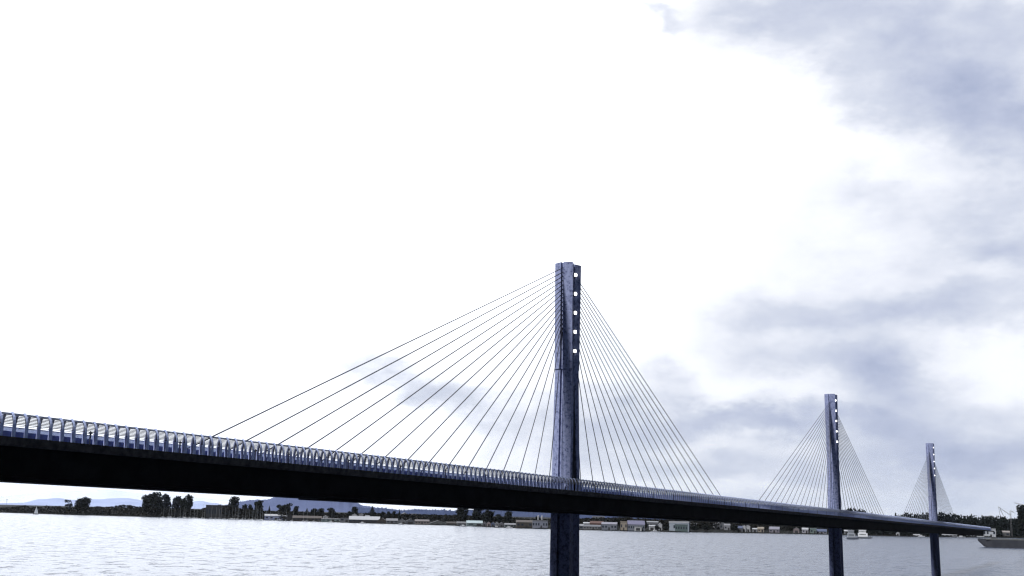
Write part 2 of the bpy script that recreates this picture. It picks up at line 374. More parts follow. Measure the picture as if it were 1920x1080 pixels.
# pylons
def half(sgn, zl, cu, cw, ap, ww, gi, gw=.25, gd_=.5):
    return [(sgn * u_, w_, zl) for u_, w_ in [(gi, ww), (cu, cw), (ap, gw), (ap - gd_, gw * .8), (ap - gd_, -gw * .8), (ap, -gw), (cu, -cw), (gi, -ww)]]
ZTOP, ZLED, ZSL = 35.5, 17.7, 15.4
def tower(ut, ztc):
    gz = zr(ut)
    def Q(L): return [(ut + a, -b, gz + c) for a, b, c in L]
    mb = MB()
    for s in (-1, 1):
        mb.loft([Q(half(s, z, *p)) for z, p in ((ZTOP, (1.60, 1.63, 2.26, 1.12, .17)), (ZTOP - .02, (1.62, 1.65, 2.28, 1.12, .17)), (ZLED, (1.50, 1.53, 2.22, 1.22, .17)))])
    up = mb.build('pylon', MT['tower'], root)
    mb = MB()
    for s in (-1, 1):
        mb.loft([Q(half(s, z, *p)) for z, p in ((ZLED + .004, (1.38, 1.50, 2.02, 1.22, .16)), (ZSL, (1.42, 1.52, 2.06, 1.30, .05)), (8, (1.60, 1.58, 2.22, 1.50, .52)), (-1.93, (1.84, 1.67, 2.42, 1.66, 1.12)))])
    mb.build('pylon_leg', MT['tower'], up)
    mb = MB(); mb.box(ut - .168, ut + .168, -.75, .75, gz + ZSL - .3, gz + ZTOP - .35); mb.loft([[(ut - a_, -1.35, gz + z_), (ut + a_, -1.35, gz + z_), (ut + a_, 1.35, gz + z_), (ut - a_, 1.35, gz + z_)] for z_, a_ in ((-1.93, 1.15), (8, .56), (ZSL - .31, .1))]); mb.build('shade_core', MT['shade_core'], up)  # dark fill; wedge between the legs added in place of deep shade
    # round lamps set in the side slot
    for i in range(5):
        z = 33.6 - i * 3.2; c = gz + z
        for s in (-1, 1):
            m2 = MB(); m2.tube((ut, s * .70, c), (ut, s * 1.30, c), .50, 20); m2.build('lamp_housing', MT['shade_core'], up)
            m2 = MB(); m2.loft([[(ut + x_, s * y_, c + z_) for x_, z_ in ((-a_, -b_), (a_, -b_), (b_, -a_), (b_, a_), (a_, b_), (-a_, b_), (-b_, a_), (-b_, -a_))] for y_, a_, b_ in ((1.12, .20, .25), (1.52, .20, .25), (1.60, .12, .18))]); m2.build('port_light', MT['light'], up)
    # cables
    for s in (-1, 1):
        for i in range(16):
            du = 5.9 + (5.13 if s < 0 else 5.02) * i; uc = ut + s * du
            za = ztc - (15 - i) * .72
            b = Vector((ut + s * 1.85, .02, gz + za)); a = Vector(P(uc, -.02, 0)); a = a + (a - b) * (1.85 / za)
            m2 = MB(); m2.tube(a, b, .072, 6); m2.build('cable', MT['cable'], root)
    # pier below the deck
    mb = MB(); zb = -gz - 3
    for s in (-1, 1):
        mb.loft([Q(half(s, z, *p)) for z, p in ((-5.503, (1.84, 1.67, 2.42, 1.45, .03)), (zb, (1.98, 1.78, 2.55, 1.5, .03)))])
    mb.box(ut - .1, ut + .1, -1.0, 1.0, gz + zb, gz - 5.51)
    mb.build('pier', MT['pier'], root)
for t, zt in zip(TOW, (34.6, 32.8, 31.5)): tower(t, zt)
#PART2
# ---------------------------------------------------------------- river and land
SHORE = [(-200, 956), (0, 961), (120, 965), (240, 968), (480, 974.7), (680, 981), (860, 985.7), (960, 990), (1080, 993.3), (1200, 996.5), (1300, 998), (1400, 999.5), (1560, 1002.5), (1700, 1006), (1850, 1007.8), (1920, 1009), (2100, 1013)]
_S = []
for px, py in SHORE:
    p = hit(px, py); _S.append((math.degrees(math.atan2(p.x, p.y)), math.hypot(p.x, p.y)))
def shore(az):
    if az <= _S[0][0]: return _S[0][1]
    for (a, r), (b, q) in zip(_S, _S[1:]):
        if az <= b: return r + (q - r) * (az - a) / (b - a)
    return _S[-1][1]
def gz_off(off): return -4 if off < -60 else (1.3 + (off * 5.3 / 60) if off < 0 else 1.3 + min(off, 320) * .04)
def azof(px, py=985): return azel(px, py)[0]
def ground_at(az, off):
    r = shore(az) + off; return Vector((r * math.sin(R_(az)), r * math.cos(R_(az)), gz_off(off)))
mb = MB(); rings = []
offs = [None, None, -300, -60, 0, 40, 160, 320, 900, 4000, 12000, 30000, 80000]
NA = 360; vs = []
for j, o in enumerate(offs):
    for i in range(NA):
        az = -180 + i; s_ = shore(az)
        r = 5 if j == 0 else (s_ * .5 if j == 1 else s_ + o)
        z = -4 if j < 3 else gz_off(o)
        vs.append((r * math.sin(R_(az)), r * math.cos(R_(az)), z))
fs = [(j * NA + i, j * NA + (i + 1) % NA, (j + 1) * NA + (i + 1) % NA, (j + 1) * NA + i) for j in range(len(offs) - 1) for i in range(NA)]
fs.append(tuple(range(NA - 1, -1, -1)))
o = link('ground', mesh('ground', vs, fs), MT['ground']); o['kind'] = 'structure'
n_ = 24; vs = [(0, 0, 0)] + [(7000 * math.sin(2 * math.pi * i / n_), 7000 * math.cos(2 * math.pi * i / n_), 0) for i in range(n_)]
o = link('river', mesh('river', vs, [(0, 1 + (i + 1) % n_, 1 + i) for i in range(n_)]), MT['water']); o['kind'] = 'structure'

def range_mesh(name, prof, dist, m, depth, tree=0.0, seed=1, step=2.0):
    rnd = random.Random(seed); cols = []
    px = prof[0][0]
    while px <= prof[-1][0]:
        for (a, b), (c, d) in zip(prof, prof[1:]):
            if px <= c: t = (px - a) / (c - a); py = b + (d - b) * (t * t * (3 - 2 * t)); break
        py += noise.noise(Vector((px * .05, seed, 0))) * .9 + noise.noise(Vector((px * .35, seed, 3))) * .35
        if tree: py -= rnd.random() ** 2 * tree
        top = spot(px, py, dist); d = Vector((top.x, top.y, 0)).normalized()
        h = max(top.z, 8)
        col = []
        for k, (f, dd) in enumerate([(0, -depth), (.12, -depth * .8), (.4, -depth * .5), (.75, -depth * .22), (1, 0), (.8, depth * .2), (.3, depth * .6), (0, depth)]):
            w = 1 + .12 * noise.noise(Vector((px * .03, k * 2.1, seed)))
            z = (h * f * (w if 0 < f < 1 else 1)) + (2 if f == 0 else 0)
            p = Vector((top.x, top.y, 0)) + d * dd; col.append((p.x, p.y, z))
        cols.append(col); px += step
    n = len(cols[0]); vs = [v for c in cols for v in c]
    fs = [(i * n + j, (i + 1) * n + j, (i + 1) * n + j + 1, i * n + j + 1) for i in range(len(cols) - 1) for j in range(n - 1)]
    o = link(name, mesh(name, vs, fs, True), m); o['kind'] = 'structure'; return o
range_mesh('mountains', [(-300, 934), (0, 930), (100, 922), (190, 918), (290, 926), (420, 936), (600, 950)], 78000, MT['mtn_haze'], 6000, seed=4, step=6)
range_mesh('far_hills', [(-300, 942), (0, 943), (40, 943), (75, 936), (105, 934), (140, 937), (190, 936), (210, 934), (240, 934), (275, 939), (320, 944), (350, 942), (375, 939), (400, 943), (430, 949), (520, 953)], 34000, MT['hazed_hill'], 4000, seed=2, step=3)
range_mesh('low_hills', [(-300, 944), (0, 944), (60, 942), (130, 942), (170, 940), (240, 941), (300, 945), (380, 948), (470, 952)], 22000, MT['hazed_hill'], 2500, seed=3, step=3)
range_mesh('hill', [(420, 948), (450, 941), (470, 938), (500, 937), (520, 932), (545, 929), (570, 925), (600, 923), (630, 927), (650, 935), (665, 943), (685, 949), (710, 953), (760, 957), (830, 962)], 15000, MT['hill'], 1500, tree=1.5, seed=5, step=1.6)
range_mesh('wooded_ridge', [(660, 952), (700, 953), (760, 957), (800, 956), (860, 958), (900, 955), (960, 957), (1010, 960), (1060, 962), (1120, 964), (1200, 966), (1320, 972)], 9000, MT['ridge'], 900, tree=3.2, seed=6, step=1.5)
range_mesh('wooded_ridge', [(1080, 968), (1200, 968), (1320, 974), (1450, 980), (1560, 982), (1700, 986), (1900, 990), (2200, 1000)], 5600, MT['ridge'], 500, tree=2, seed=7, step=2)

# ---------------------------------------------------------------- foliage
def leafmat(name, a, b): return mat(name, a, .9, b, .12, spec=.05)
MT['leaf'] = leafmat('tree_leaves', (.006, .008, .007), (.013, .016, .012))
MT['leafb'] = leafmat('bluish_leaves', (.012, .016, .024), (.022, .028, .034))
MT['needle'] = leafmat('conifer_needles', (.005, .008, .008), (.011, .015, .013))
MT['brush'] = leafmat('bank_brush', (.006, .007, .006), (.014, .013, .010))
MT['bark'] = mat('bark', (.03, .025, .02), .9)
def leafquad(mb, p, s, rnd):
    a = Vector((rnd.gauss(0, 1), rnd.gauss(0, 1), rnd.gauss(0, 1))).normalized(); b = a.cross(Vector((rnd.gauss(0, 1), rnd.gauss(0, 1), rnd.gauss(0, 1)))).normalized()
    k = len(mb.v); q = s * rnd.uniform(.6, 1.3)
    mb.v += [tuple(p + a * q), tuple(p + b * q * .7), tuple(p - a * q), tuple(p - b * q * .7)]; mb.f.append((k, k + 1, k + 2, k + 3))
def crown_mesh(kind, seed, n):
    rnd = random.Random(seed); mb = MB()
    if kind == 'round': lobes = [(0, 0, .54, .33, .40)] + [(rnd.uniform(-.2, .2), rnd.uniform(-.2, .2), rnd.uniform(.36, .82), rnd.uniform(.14, .2), rnd.uniform(.12, .17)) for _ in range(9)]
    elif kind == 'tall': lobes = [(0, 0, .47, .19, .44)] + [(rnd.uniform(-.13, .13), rnd.uniform(-.13, .13), rnd.uniform(.2, .88), rnd.uniform(.09, .14), rnd.uniform(.09, .13)) for _ in range(12)]
    elif kind == 'open': lobes = [(rnd.uniform(-.24, .24), rnd.uniform(-.2, .2), rnd.uniform(.35, .88), rnd.uniform(.08, .14), rnd.uniform(.07, .12)) for _ in range(12)]
    else: lobes = None
    for _ in range(n):
        if lobes:
            l = rnd.choice(lobes) if rnd.random() < .55 or kind == 'open' else lobes[0]
            v = Vector((rnd.gauss(0, 1), rnd.gauss(0, 1), rnd.gauss(0, 1))).normalized() * rnd.random() ** .4
            p = Vector((l[0] + v.x * l[3], l[1] + v.y * l[3], min(1, l[2] + v.z * l[4])))
        else:
            z = 1 - rnd.random() ** .75 * .9; r = (1 - z) * .33 * (.55 + .45 * abs(math.sin(z * 27 + seed))) ; q = rnd.uniform(0, 6.28); r *= rnd.random() ** .4
            p = Vector((math.cos(q) * r, math.sin(q) * r, z))
        leafquad(mb, p, .045 if kind != 'conifer' else .035, rnd)
    return mesh('crown', mb.v, mb.f)
def trunk_mesh(kind, seed):
    rnd = random.Random(seed); mb = MB(); mb.tube((0, 0, -.02), (0, 0, .45), .028, 6, .018); mb.tube((0, 0, .45), (.02, .01, .8 if kind != 'conifer' else .97), .018, 6, .005)
    if kind != 'conifer':
        for i in range(6):
            z = .25 + i * .08; q = rnd.uniform(0, 6.28); mb.tube((0, 0, z), (math.cos(q) * .2, math.sin(q) * .2, z + .16), .011, 5, .004)
    return mesh('trunk', mb.v, mb.f)
TM = {}
for kind, n in (('round', 1300), ('tall', 1300), ('open', 420), ('conifer', 600)):
    TM[kind] = [(crown_mesh(kind, s_, n), trunk_mesh(kind, s_)) for s_ in (11, 12, 13)]
tcount = [0]
def tree(px, ytop, hw, kind, label, off=30, group=None, leaf='leaf', name=None):
    az = azof(px); b = ground_at(az, off); dist = math.hypot(b.x, b.y); top = spot(px, ytop, dist)
    H = top.z - b.z; wpx = dist / FPX * hw
    cm, tm = TM[kind][tcount[0] % 3]; tcount[0] += 1
    base = {'round': .40, 'tall': .21, 'open': .30, 'conifer': .21}[kind]
    name = name or ('conifer_tree' if kind == 'conifer' else 'broadleaf_tree')
    r = empty(name, b, random.uniform(0, 6)); sx = wpx / base; r.scale = (sx, sx, H)
    if leaf == 'leaf' and kind == 'conifer': leaf = 'needle'
    c = link('crown', cm.copy(), MT[leaf], r); link('trunk', tm, MT['bark'], r)
    tag(r, label, 'tree', group)
TREES = [
 (125, 936, 7, 'open', 'thin see-through tree just left of the twin round trees on the left bank', 30, 'leafb'),
 (145, 931, 10, 'round', 'left one of two dark round trees standing alone on the left bank', 30, 'leaf'),
 (157, 929, 10, 'round', 'right one of two dark round trees standing alone on the left bank', 40, 'leaf'),
 (271, 926, 9, 'round', 'leftmost dark tree of the tall grove on the left bank', 30, 'leaf'),
 (283, 920, 12, 'tall', 'tallest tree of the grove on the left bank, with a wide dark crown', 40, 'leaf'),
 (295, 927, 8, 'tall', 'dark tree on the right shoulder of the tallest tree of the grove', 30, 'leaf'),
 (310, 925, 8, 'tall', 'feathery tree with bluish crown in the middle of the grove', 50, 'leafb'),
 (327, 928, 8, 'tall', 'lower feathery bluish tree next to the double crowned tree', 50, 'leafb'),
 (340, 929, 6, 'tall', 'left half of the double crowned tree at the right end of the grove', 40, 'leaf'),
 (350, 926, 7, 'tall', 'right half of the double crowned tree at the right end of the grove', 40, 'leaf'),
 (435, 926, 12, 'round', 'broad cone shaped tree alone behind the marina masts', 60, 'leaf'),
 (457, 943, 6, 'round', 'low round tree just right of the broad cone shaped tree', 60, 'leaf'),
 (467, 944, 6, 'round', 'low round tree just left of the tall oval tree behind the masts', 60, 'leaf'),
 (483, 936, 9, 'tall', 'tall oval dark tree standing behind the marina masts', 60, 'leaf'),
 (503, 948, 4, 'conifer', 'small narrow conifer beside the tall oval tree', 70, 'leaf'),
 (527, 946, 8, 'tall', 'left tree of the close pair above the white roofed boathouse', 90, 'leaf'),
 (537, 942, 7, 'tall', 'right taller tree of the close pair above the white roofed boathouse', 90, 'leaf'),
 (553, 946, 5, 'tall', 'narrow leaning tree alone in front of the blue hill', 90, 'leaf'),
 (574, 953, 6, 'conifer', 'small pointed tree left of the wide flat-topped pair', 90, 'leaf'),
 (588, 951, 9, 'round', 'left one of the wide flat-topped trees before the blue hill', 100, 'leaf'),
 (600, 951, 8, 'round', 'right one of the wide flat-topped trees before the blue hill', 100, 'leaf'),
 (621, 951, 9, 'round', 'round dark tree between the flat-topped pair and the pointed tree', 100, 'leaf'),
 (664, 947, 8, 'round', 'dark tree at the right foot of the blue hill', 100, 'leaf'),
 (655, 957, 6, 'round', 'low dark bush-like tree at the left of the tree below the hill', 110, 'leaf'),
 (697, 949, 8, 'conifer', 'ragged pointed tree right of the blue hill', 110, 'leaf'),
 (716, 957, 4.5, 'round', 'first small lollipop shaped tree right of the ragged pointed tree', 110, 'leaf'),
 (728, 957, 4.5, 'round', 'second small lollipop shaped tree right of the ragged pointed tree', 110, 'leaf'),
 (737, 957, 4.5, 'round', 'third small lollipop shaped tree right of the ragged pointed tree', 110, 'leaf'),
 (748, 957, 4, 'conifer', 'small pointed tree at the left of the pale arched house', 110, 'leaf'),
 (866, 944, 15, 'round', 'widest dark tree, reaching up to the bridge girder left of the first pier', 60, 'leaf'),
 (894, 948, 10, 'tall', 'dark oval tree behind the pale green warehouse', 60, 'leaf'),
 (907, 958, 6, 'round', 'small dark tree right beside the oval tree behind the warehouse', 60, 'leaf'),
 (917, 953, 9, 'tall', 'third large dark tree left of the first pier', 60, 'leaf'),
 (936, 963, 7, 'round', 'low tree filling the gap between two larger ones left of the first pier', 60, 'leaf'),
 (952, 955, 9, 'round', 'last large dark tree before the first pier', 60, 'leaf'),
 (1008, 966, 5, 'round', 'low tree behind the silo building left of the first pier', 120, 'leaf'),
 (1158, 972, 5, 'round', 'dark tree between the grey house and the purple roofed warehouse', 90, 'leaf'),
 (1211, 974, 4, 'conifer', 'narrow dark conifer right of the purple roofed warehouse', 60, 'leaf'),
 (1232, 985, 6, 'round', 'low dark tree by the small white sheds right of the purple warehouse', 8, 'leaf'),
 (1248, 986, 7, 'round', 'low dark tree against the left side of the white hangar', 8, 'leaf'),
 (1303, 985, 9, 'round', 'wide dark tree right of the white hangar', 10, 'leaf'),
 (1325, 983, 10, 'round', 'wide dark tree below the hillside houses', 10, 'leaf'),
 (1377, 985, 8, 'round', 'dark tree left of the twin white house', 20, 'leaf'),
 (1478, 984, 8, 'open', 'brownish thin tree between the lavender roofed house and the white van', 20, 'brush'),
 (1921, 940, 11, 'tall', 'tall dark tree cut by the right edge of the picture', 20, 'leaf'),
]
for (px, yt, hw, kd, lb, of, lf) in TREES: tree(px, yt, hw, kd, lb, of, None, lf)

def strip(name, prof, off, m, label, seed=1, q=2.4, dens=.55, jit=40, rag=1.0, cat='brush'):
    rnd = random.Random(seed); mb = MB(); px = prof[0][0]
    while px < prof[-1][0]:
        for (a, b), (c, d) in zip(prof, prof[1:]):
            if px <= c: yt = b + (d - b) * (px - a) / (c - a); break
        yt += rag * (1.6 * noise.noise(Vector((px * .16, seed, 0))) + 1.2 * noise.noise(Vector((px * .6, seed, 5))))
        az = azof(px); b0 = ground_at(az, off); dist = math.hypot(b0.x, b0.y); zt = spot(px, yt, dist).z
        hp = (zt - b0.z) / dist * FPX
        for _ in range(max(1, int(hp * dens + rnd.random()))):
            az2 = azof(px + rnd.uniform(-.8, .8)); o2 = off + rnd.uniform(0, jit); p = ground_at(az2, o2)
            z = p.z - .5 + (zt - p.z) * (1 - rnd.random() ** 1.3)
            leafquad(mb, Vector((p.x, p.y, z)), q, rnd)
        px += .5
    o = link(name, mesh(name, mb.v, mb.f), m); tag(o, label, cat, None, 'stuff'); return o
strip('shore_brush', [(-200, 948), (0, 951), (20, 951), (35, 949), (42, 947), (55, 951), (78, 950), (84, 948), (92, 951), (108, 949), (118, 952), (165, 951), (185, 949), (192, 952), (215, 948), (226, 946), (240, 948), (262, 950), (355, 955), (372, 956), (385, 950), (400, 947), (425, 948), (440, 952), (500, 958), (545, 960)], 5, MT['brush'], 'dark ragged brush along the left river bank under the groves', 1, jit=60)
strip('shore_brush', [(540, 958), (580, 961), (650, 963), (700, 962), (800, 965), (860, 966), (960, 971), (1030, 974), (1100, 972), (1180, 970)], 130, MT['brush'], 'dark trees and brush behind the boathouses in the middle of the far bank', 2, jit=80)
strip('shore_brush', [(1170, 972), (1300, 976), (1400, 980), (1560, 986), (1640, 988), (1760, 990), (1860, 996)], 90, MT['brush'], 'dark brush rising behind the houses under the right half of the bridge', 3, jit=90)
strip('shore_brush', [(440, 973), (560, 976), (700, 981), (860, 985), (1000, 989), (1200, 995), (1400, 998), (1560, 1001), (1700, 1003), (1850, 1005), (1960, 1006)], 1, MT['brush'], 'thin dark fringe of brush at the water line of the far bank', 4, q=1.4, jit=6, dens=1.0, rag=.5)
# conifer wood on the right-hand bank: a far-off mass
rnd = random.Random(9); mb = MB()
PR = [(1575, 962), (1586, 954), (1592, 951), (1606, 952), (1616, 954), (1624, 958), (1640, 963), (1668, 967), (1682, 962), (1700, 961), (1745, 961), (1757, 962), (1766, 956), (1775, 961), (1790, 963), (1812, 964), (1826, 963), (1836, 968), (1848, 963), (1858, 967), (1870, 966), (1884, 968), (1900, 969), (1915, 966), (1960, 962), (2100, 966)]
px = 1560
def wood_tree(px, yt, off, n=85):
    b = ground_at(azof(px), off); dist = math.hypot(b.x, b.y); H = spot(px, yt, dist).z - b.z; R = H * rnd.uniform(.14, .22)
    for _ in range(n):
        z = 1 - rnd.random() ** .8 * .95; r = R * (1 - z) ** .8 * (.6 + .4 * rnd.random()); q = rnd.uniform(0, 6.28)
        leafquad(mb, Vector((b.x + math.cos(q) * r, b.y + math.sin(q) * r, b.z + z * H)), 2.4, rnd)
for row, off in ((0, 60), (1, 110), (2, 170)):
    px = 1572 + row
    while px < 2100:
        for (a, b), (c, d) in zip(PR, PR[1:]):
            if a <= px <= c: yt = b + (d - b) * (px - a) / (c - a); break
        wood_tree(px, yt + rnd.random() ** 1.5 * 5 + (2 - row) * 3, off); px += rnd.uniform(2.2, 4.2)
for _ in range(260):
    px = rnd.uniform(1576, 2050)
    wood_tree(px, 985 + (px - 1576) * .022 + rnd.uniform(-6, 6), rnd.uniform(15, 60), 60)
o = link('conifer_wood', mesh('conifer_wood', mb.v, mb.f), MT['needle']); tag(o, 'dark conifer wood covering the right-hand bank behind the bridge end', 'wood', None, 'stuff')

# ---------------------------------------------------------------- buildings on the far bank
PAL = {}
def pm(c, rough=.7):
    if c not in PAL:
        v = tuple(min(1, k * 1.18) for k in c); PAL[c] = mat('painted_siding', c, rough, v, .3)
    return PAL[c]
WHT, LGT, GRY, DRK, TEA, BRN, PUR, ORG, BEI, LAV, BLU = (.25, .26, .29), (.125, .13, .15), (.07, .075, .09), (.012, .012, .015), (.10, .13, .14), (.022, .018, .017), (.10, .10, .16), (.055, .022, .016), (.16, .14, .12), (.14, .14, .18), (.05, .065, .12)
GLASS = mat('dark_glass', (.02, .025, .035), .15)
def find_off(px, py):
    az = azof(px); best = 4; bd = 1e9
    for k in range(2, 330, 4):
        p = ground_at(az, k); d = p - CP; y = 540 - FPX * d.dot(CU) / d.dot(CF)
        if abs(y - py) < bd: bd = abs(y - py); best = k
    return best
def building(x0, x1, yt, yb, kind, wc, rc, label, rh=3, nw=3, door=True, cat='house', name='house', depth=None, off=None, dc=DRK, yaw=None):
    pxm = (x0 + x1) / 2; az = azof(pxm)
    if off is None: off = find_off(pxm, yb)
    b = ground_at(az, off); dist = math.hypot(b.x, b.y); W = (x1 - x0) * dist / FPX * math.cos(R_(az)) ; H = spot(pxm, yt, dist).z - b.z
    rhm = rh * dist / FPX; hw = max(1.5, H - rhm); D = depth or max(8, min(18, W * .7))
    r = empty(name, b + Vector((math.sin(R_(az)), math.cos(R_(az)), 0)) * D / 2, -R_(az) + (yaw if yaw is not None else random.uniform(-.12, .12)))
    tag(r, label, cat)
    w2, d2 = W / 2, D / 2
    mb = MB(); mb.box(-w2, w2, -d2, d2, -.6, hw)
    if kind == 'front':   # gable end faces the river
        mb.add([(-w2, -d2, hw), (w2, -d2, hw), (0, -d2, H - .1), (-w2, d2, hw), (w2, d2, hw), (0, d2, H - .1)], [(0, 1, 2), (3, 5, 4), (0, 2, 5, 3), (1, 4, 5, 2)])
    mb.build('wall', pm(wc), r)
    e = .5; mb = MB()
    if kind == 'side':
        mb.add([(-w2 - e, -d2 - e, hw - .1), (w2 + e, -d2 - e, hw - .1), (w2 + e, 0, H), (-w2 - e, 0, H), (-w2 - e, d2 + e, hw - .1), (w2 + e, d2 + e, hw - .1),
                (-w2 - e, -d2 - e, hw - .35), (w2 + e, -d2 - e, hw - .35), (-w2 - e, d2 + e, hw - .35), (w2 + e, d2 + e, hw - .35)],
               [(0, 1, 2, 3), (3, 2, 5, 4), (0, 3, 4, 8, 6), (1, 7, 9, 5, 2), (0, 6, 7, 1), (4, 5, 9, 8), (6, 8, 9, 7)])
    elif kind == 'front':
        mb.add([(-w2 - e, -d2 - e, hw - .15), (0, -d2 - e, H + .1), (w2 + e, -d2 - e, hw - .15), (-w2 - e, d2 + e, hw - .15), (0, d2 + e, H + .1), (w2 + e, d2 + e, hw - .15),
                (-w2 - e, -d2 - e, hw + .1), (0, -d2 - e, H + .4), (w2 + e, -d2 - e, hw + .1), (-w2 - e, d2 + e, hw + .1), (0, d2 + e, H + .4), (w2 + e, d2 + e, hw + .1)],
               [(0, 1, 7, 6), (1, 2, 8, 7), (3, 9, 10, 4), (4, 10, 11, 5), (6, 7, 10, 9), (7, 8, 11, 10), (0, 3, 4, 1), (1, 4, 5, 2), (0, 6, 9, 3), (2, 5, 11, 8)])
    else: mb.box(-w2 - e, w2 + e, -d2 - e, d2 + e, hw + .003, max(hw + .4, H))
    mb.build('roof', pm(rc), r)
    n = nw
    dh = min(hw * .75, 4.5)
    for i in range(n):
        x = -w2 + W * (i + .5) / n; ww = W / n * .28
        if door and i == n // 2:
            mb = MB(); mb.box(x - ww, x + ww, -d2 - .12, -d2 + .02, 0, dh); mb.build('door', pm(dc), r)
        else:
            mb = MB(); mb.box(x - ww, x + ww, -d2 - .10, -d2 + .02, hw * .35, hw * .72); mb.build('window', GLASS, r)
    return r
B = building
B(385, 428, 947, 961, 'flat', (.016, .017, .022), (.025, .026, .03), 'long dark flat block behind the masts left of the cone shaped tree', 1.2, 9, cat='building', name='dark_block', off=2)
B(496, 537, 964, 976, 'side', (.14, .16, .26), WHT, 'white roofed boathouse with bluish walls at the marina', 3.2, 5, cat='boathouse', name='boathouse', off=2)
B(538, 548, 966, 977, 'flat', DRK, DRK, 'narrow black shed between the white roofed boathouse and the dark row', 1, 1, cat='shed', name='shed', off=2)
B(549, 602, 967, 978, 'side', BRN, (.05, .042, .04), 'long dark brown boathouse row below the flat-topped trees', 4, 8, cat='boathouse', name='boathouse', off=2)
B(603, 637, 972, 979.5, 'flat', TEA, WHT, 'low pale green boathouse with white roof edge', 1.2, 4, cat='boathouse', name='boathouse', off=2)
B(606, 614, 967, 972, 'front', WHT, WHT, 'tiny white house behind the low pale green boathouse', 1.5, 2, off=60)
B(638, 654, 970, 980, 'flat', GRY, DRK, 'grey box shed left of the long white roofed shed', 1, 2, cat='shed', name='shed', off=2)
B(655, 711, 968, 981, 'side', DRK, WHT, 'longest shed with a wide white roof on the far bank', 6, 9, cat='shed', name='shed', off=2, depth=30)
B(659, 669, 963, 969, 'front', WHT, LGT, 'small white gabled house peeping over the long white roofed shed', 3, 2, off=70)
B(672, 680, 962.5, 967, 'front', LGT, LGT, 'small grey house right of the gabled one above the long shed', 2, 1, off=90)
B(684, 692, 966, 970, 'side', WHT, LGT, 'tiny low white house between two trees above the long shed', 2, 1, off=60)
B(708, 724, 971, 982, 'front', BRN, BRN, 'brown gabled boathouse at the right end of the long white roofed shed', 5, 1, cat='boathouse', name='boathouse', off=2)
B(724, 745, 972, 982, 'side', GRY, LGT, 'grey roofed shed right of the brown gabled boathouse', 4, 3, cat='shed', name='shed', off=2)
B(750, 765, 961, 970, 'front', WHT, WHT, 'pale arched house on the bluff right of the lollipop trees', 4, 3, off=200)
B(770, 780, 963, 970, 'side', BEI, (.05, .05, .06), 'beige house with dark roof right of the pale arched house', 2.5, 2, off=200)
B(781, 792, 963.5, 970, 'front', BEI, (.05, .05, .06), 'beige gabled house, right one of the pair on the bluff', 3, 2, off=200)
B(746, 760, 973, 982.5, 'front', (.08, .085, .10), LGT, 'grey gabled boathouse below the pale arched house', 4, 2, cat='boathouse', name='boathouse', off=2)
B(761, 777, 973, 983, 'front', (.05, .055, .07), LGT, 'dark fronted boathouse with a pale gable below the beige houses', 4, 1, cat='boathouse', name='boathouse', off=2)
B(778, 804, 974, 983.5, 'side', (.10, .085, .085), (.09, .08, .085), 'brownish long shed left of the white peaked boathouse', 3, 5, cat='shed', name='shed', off=2)
B(806, 836, 976, 984.5, 'front', (.05, .055, .06), WHT, 'wide white peaked boathouse with dark front', 5, 3, cat='boathouse', name='boathouse', off=2)
B(837, 855, 978, 985, 'side', BRN, BRN, 'low brown shed under the widest dark tree', 3, 2, cat='shed', name='shed', off=2)
B(857, 873, 978, 986, 'flat', GRY, WHT, 'boathouse with thick bright white flat roof', 3, 2, cat='boathouse', name='boathouse', off=2)
B(875, 904, 976, 987, 'side', TEA, (.25, .31, .34), 'pale green warehouse left of the row of small cabins', 4.5, 2, cat='warehouse', name='warehouse', off=2)
for i in range(5):
    B(905 + i * 8, 911.5 + i * 8, 978 + i * .3, 987 + i * .3, 'front', [GRY, (.16, .13, .14), BLU, LGT, GRY][i], [(.16, .13, .14), LGT, GRY, LGT, LAV][i],
      ['cabin next to the pale green warehouse, first of five', 'second cabin of the five right of the green warehouse, brownish', 'blue fronted cabin, middle one of the row of five', 'pale grey cabin, fourth of the row of five', 'last of the five cabins, with lavender roof'][i], 3, 1, cat='cabin', name='cabin', off=2)
B(946, 967, 981, 989, 'side', (.05, .06, .065), LGT, 'low greenish boathouse left of the brown hall', 2.5, 4, cat='boathouse', name='boathouse', off=2)
B(968, 997, 975, 990, 'side', (.028, .024, .022), (.05, .042, .04), 'large dark brown hall left of the silo building', 4, 4, cat='building', name='hall', off=3)
sb = B(999, 1027, 976, 991, 'flat', (.11, .12, .16), LGT, 'blue grey block with two small white silos left of the first pier', 1, 6, cat='building', name='silo_block', off=3)
for dx in (-4, 3):
    m2 = MB(); m2.tube((dx, 0, 14.5), (dx, 0, 21.0), 1.5, 10); m2.tube((dx, 0, 21.0), (dx, 0, 22.6), 1.5, 10, .3); m2.build('silo', pm(WHT), sb)
B(1040, 1094, 982, 993, 'side', GRY, LGT, 'grey warehouse partly hidden behind the first pier', 3, 6, cat='warehouse', name='warehouse', off=2)
B(1111, 1133, 968, 977, 'flat', (.14, .155, .18), LGT, 'grey flat-roofed building up the slope right of the first pier', 2, 5, cat='building', name='flat_building', off=200)
B(1107, 1131, 977, 986, 'side', ORG, ORG, 'building with rust red roof right of the first pier', 4, 4, cat='building', name='red_building', off=60)
B(1094, 1107, 979, 986, 'side', LGT, WHT, 'small house with white roof touching the rust red building', 2, 2, off=60)
B(1095, 1126, 984, 993.5, 'side', (.09, .09, .10), GRY, 'low dark grey wharf shed below the rust red roof', 3, 6, cat='shed', name='shed', off=2)
B(1129, 1157, 979, 994, 'side', (.09, .10, .13), LAV, 'grey blue house with pale roof by the water right of the first pier', 3.5, 5, off=2)
B(1164, 1176, 977.5, 995, 'flat', BEI, BEI, 'cream tower-like house at the water edge', 1.5, 3, off=3, cat='house')
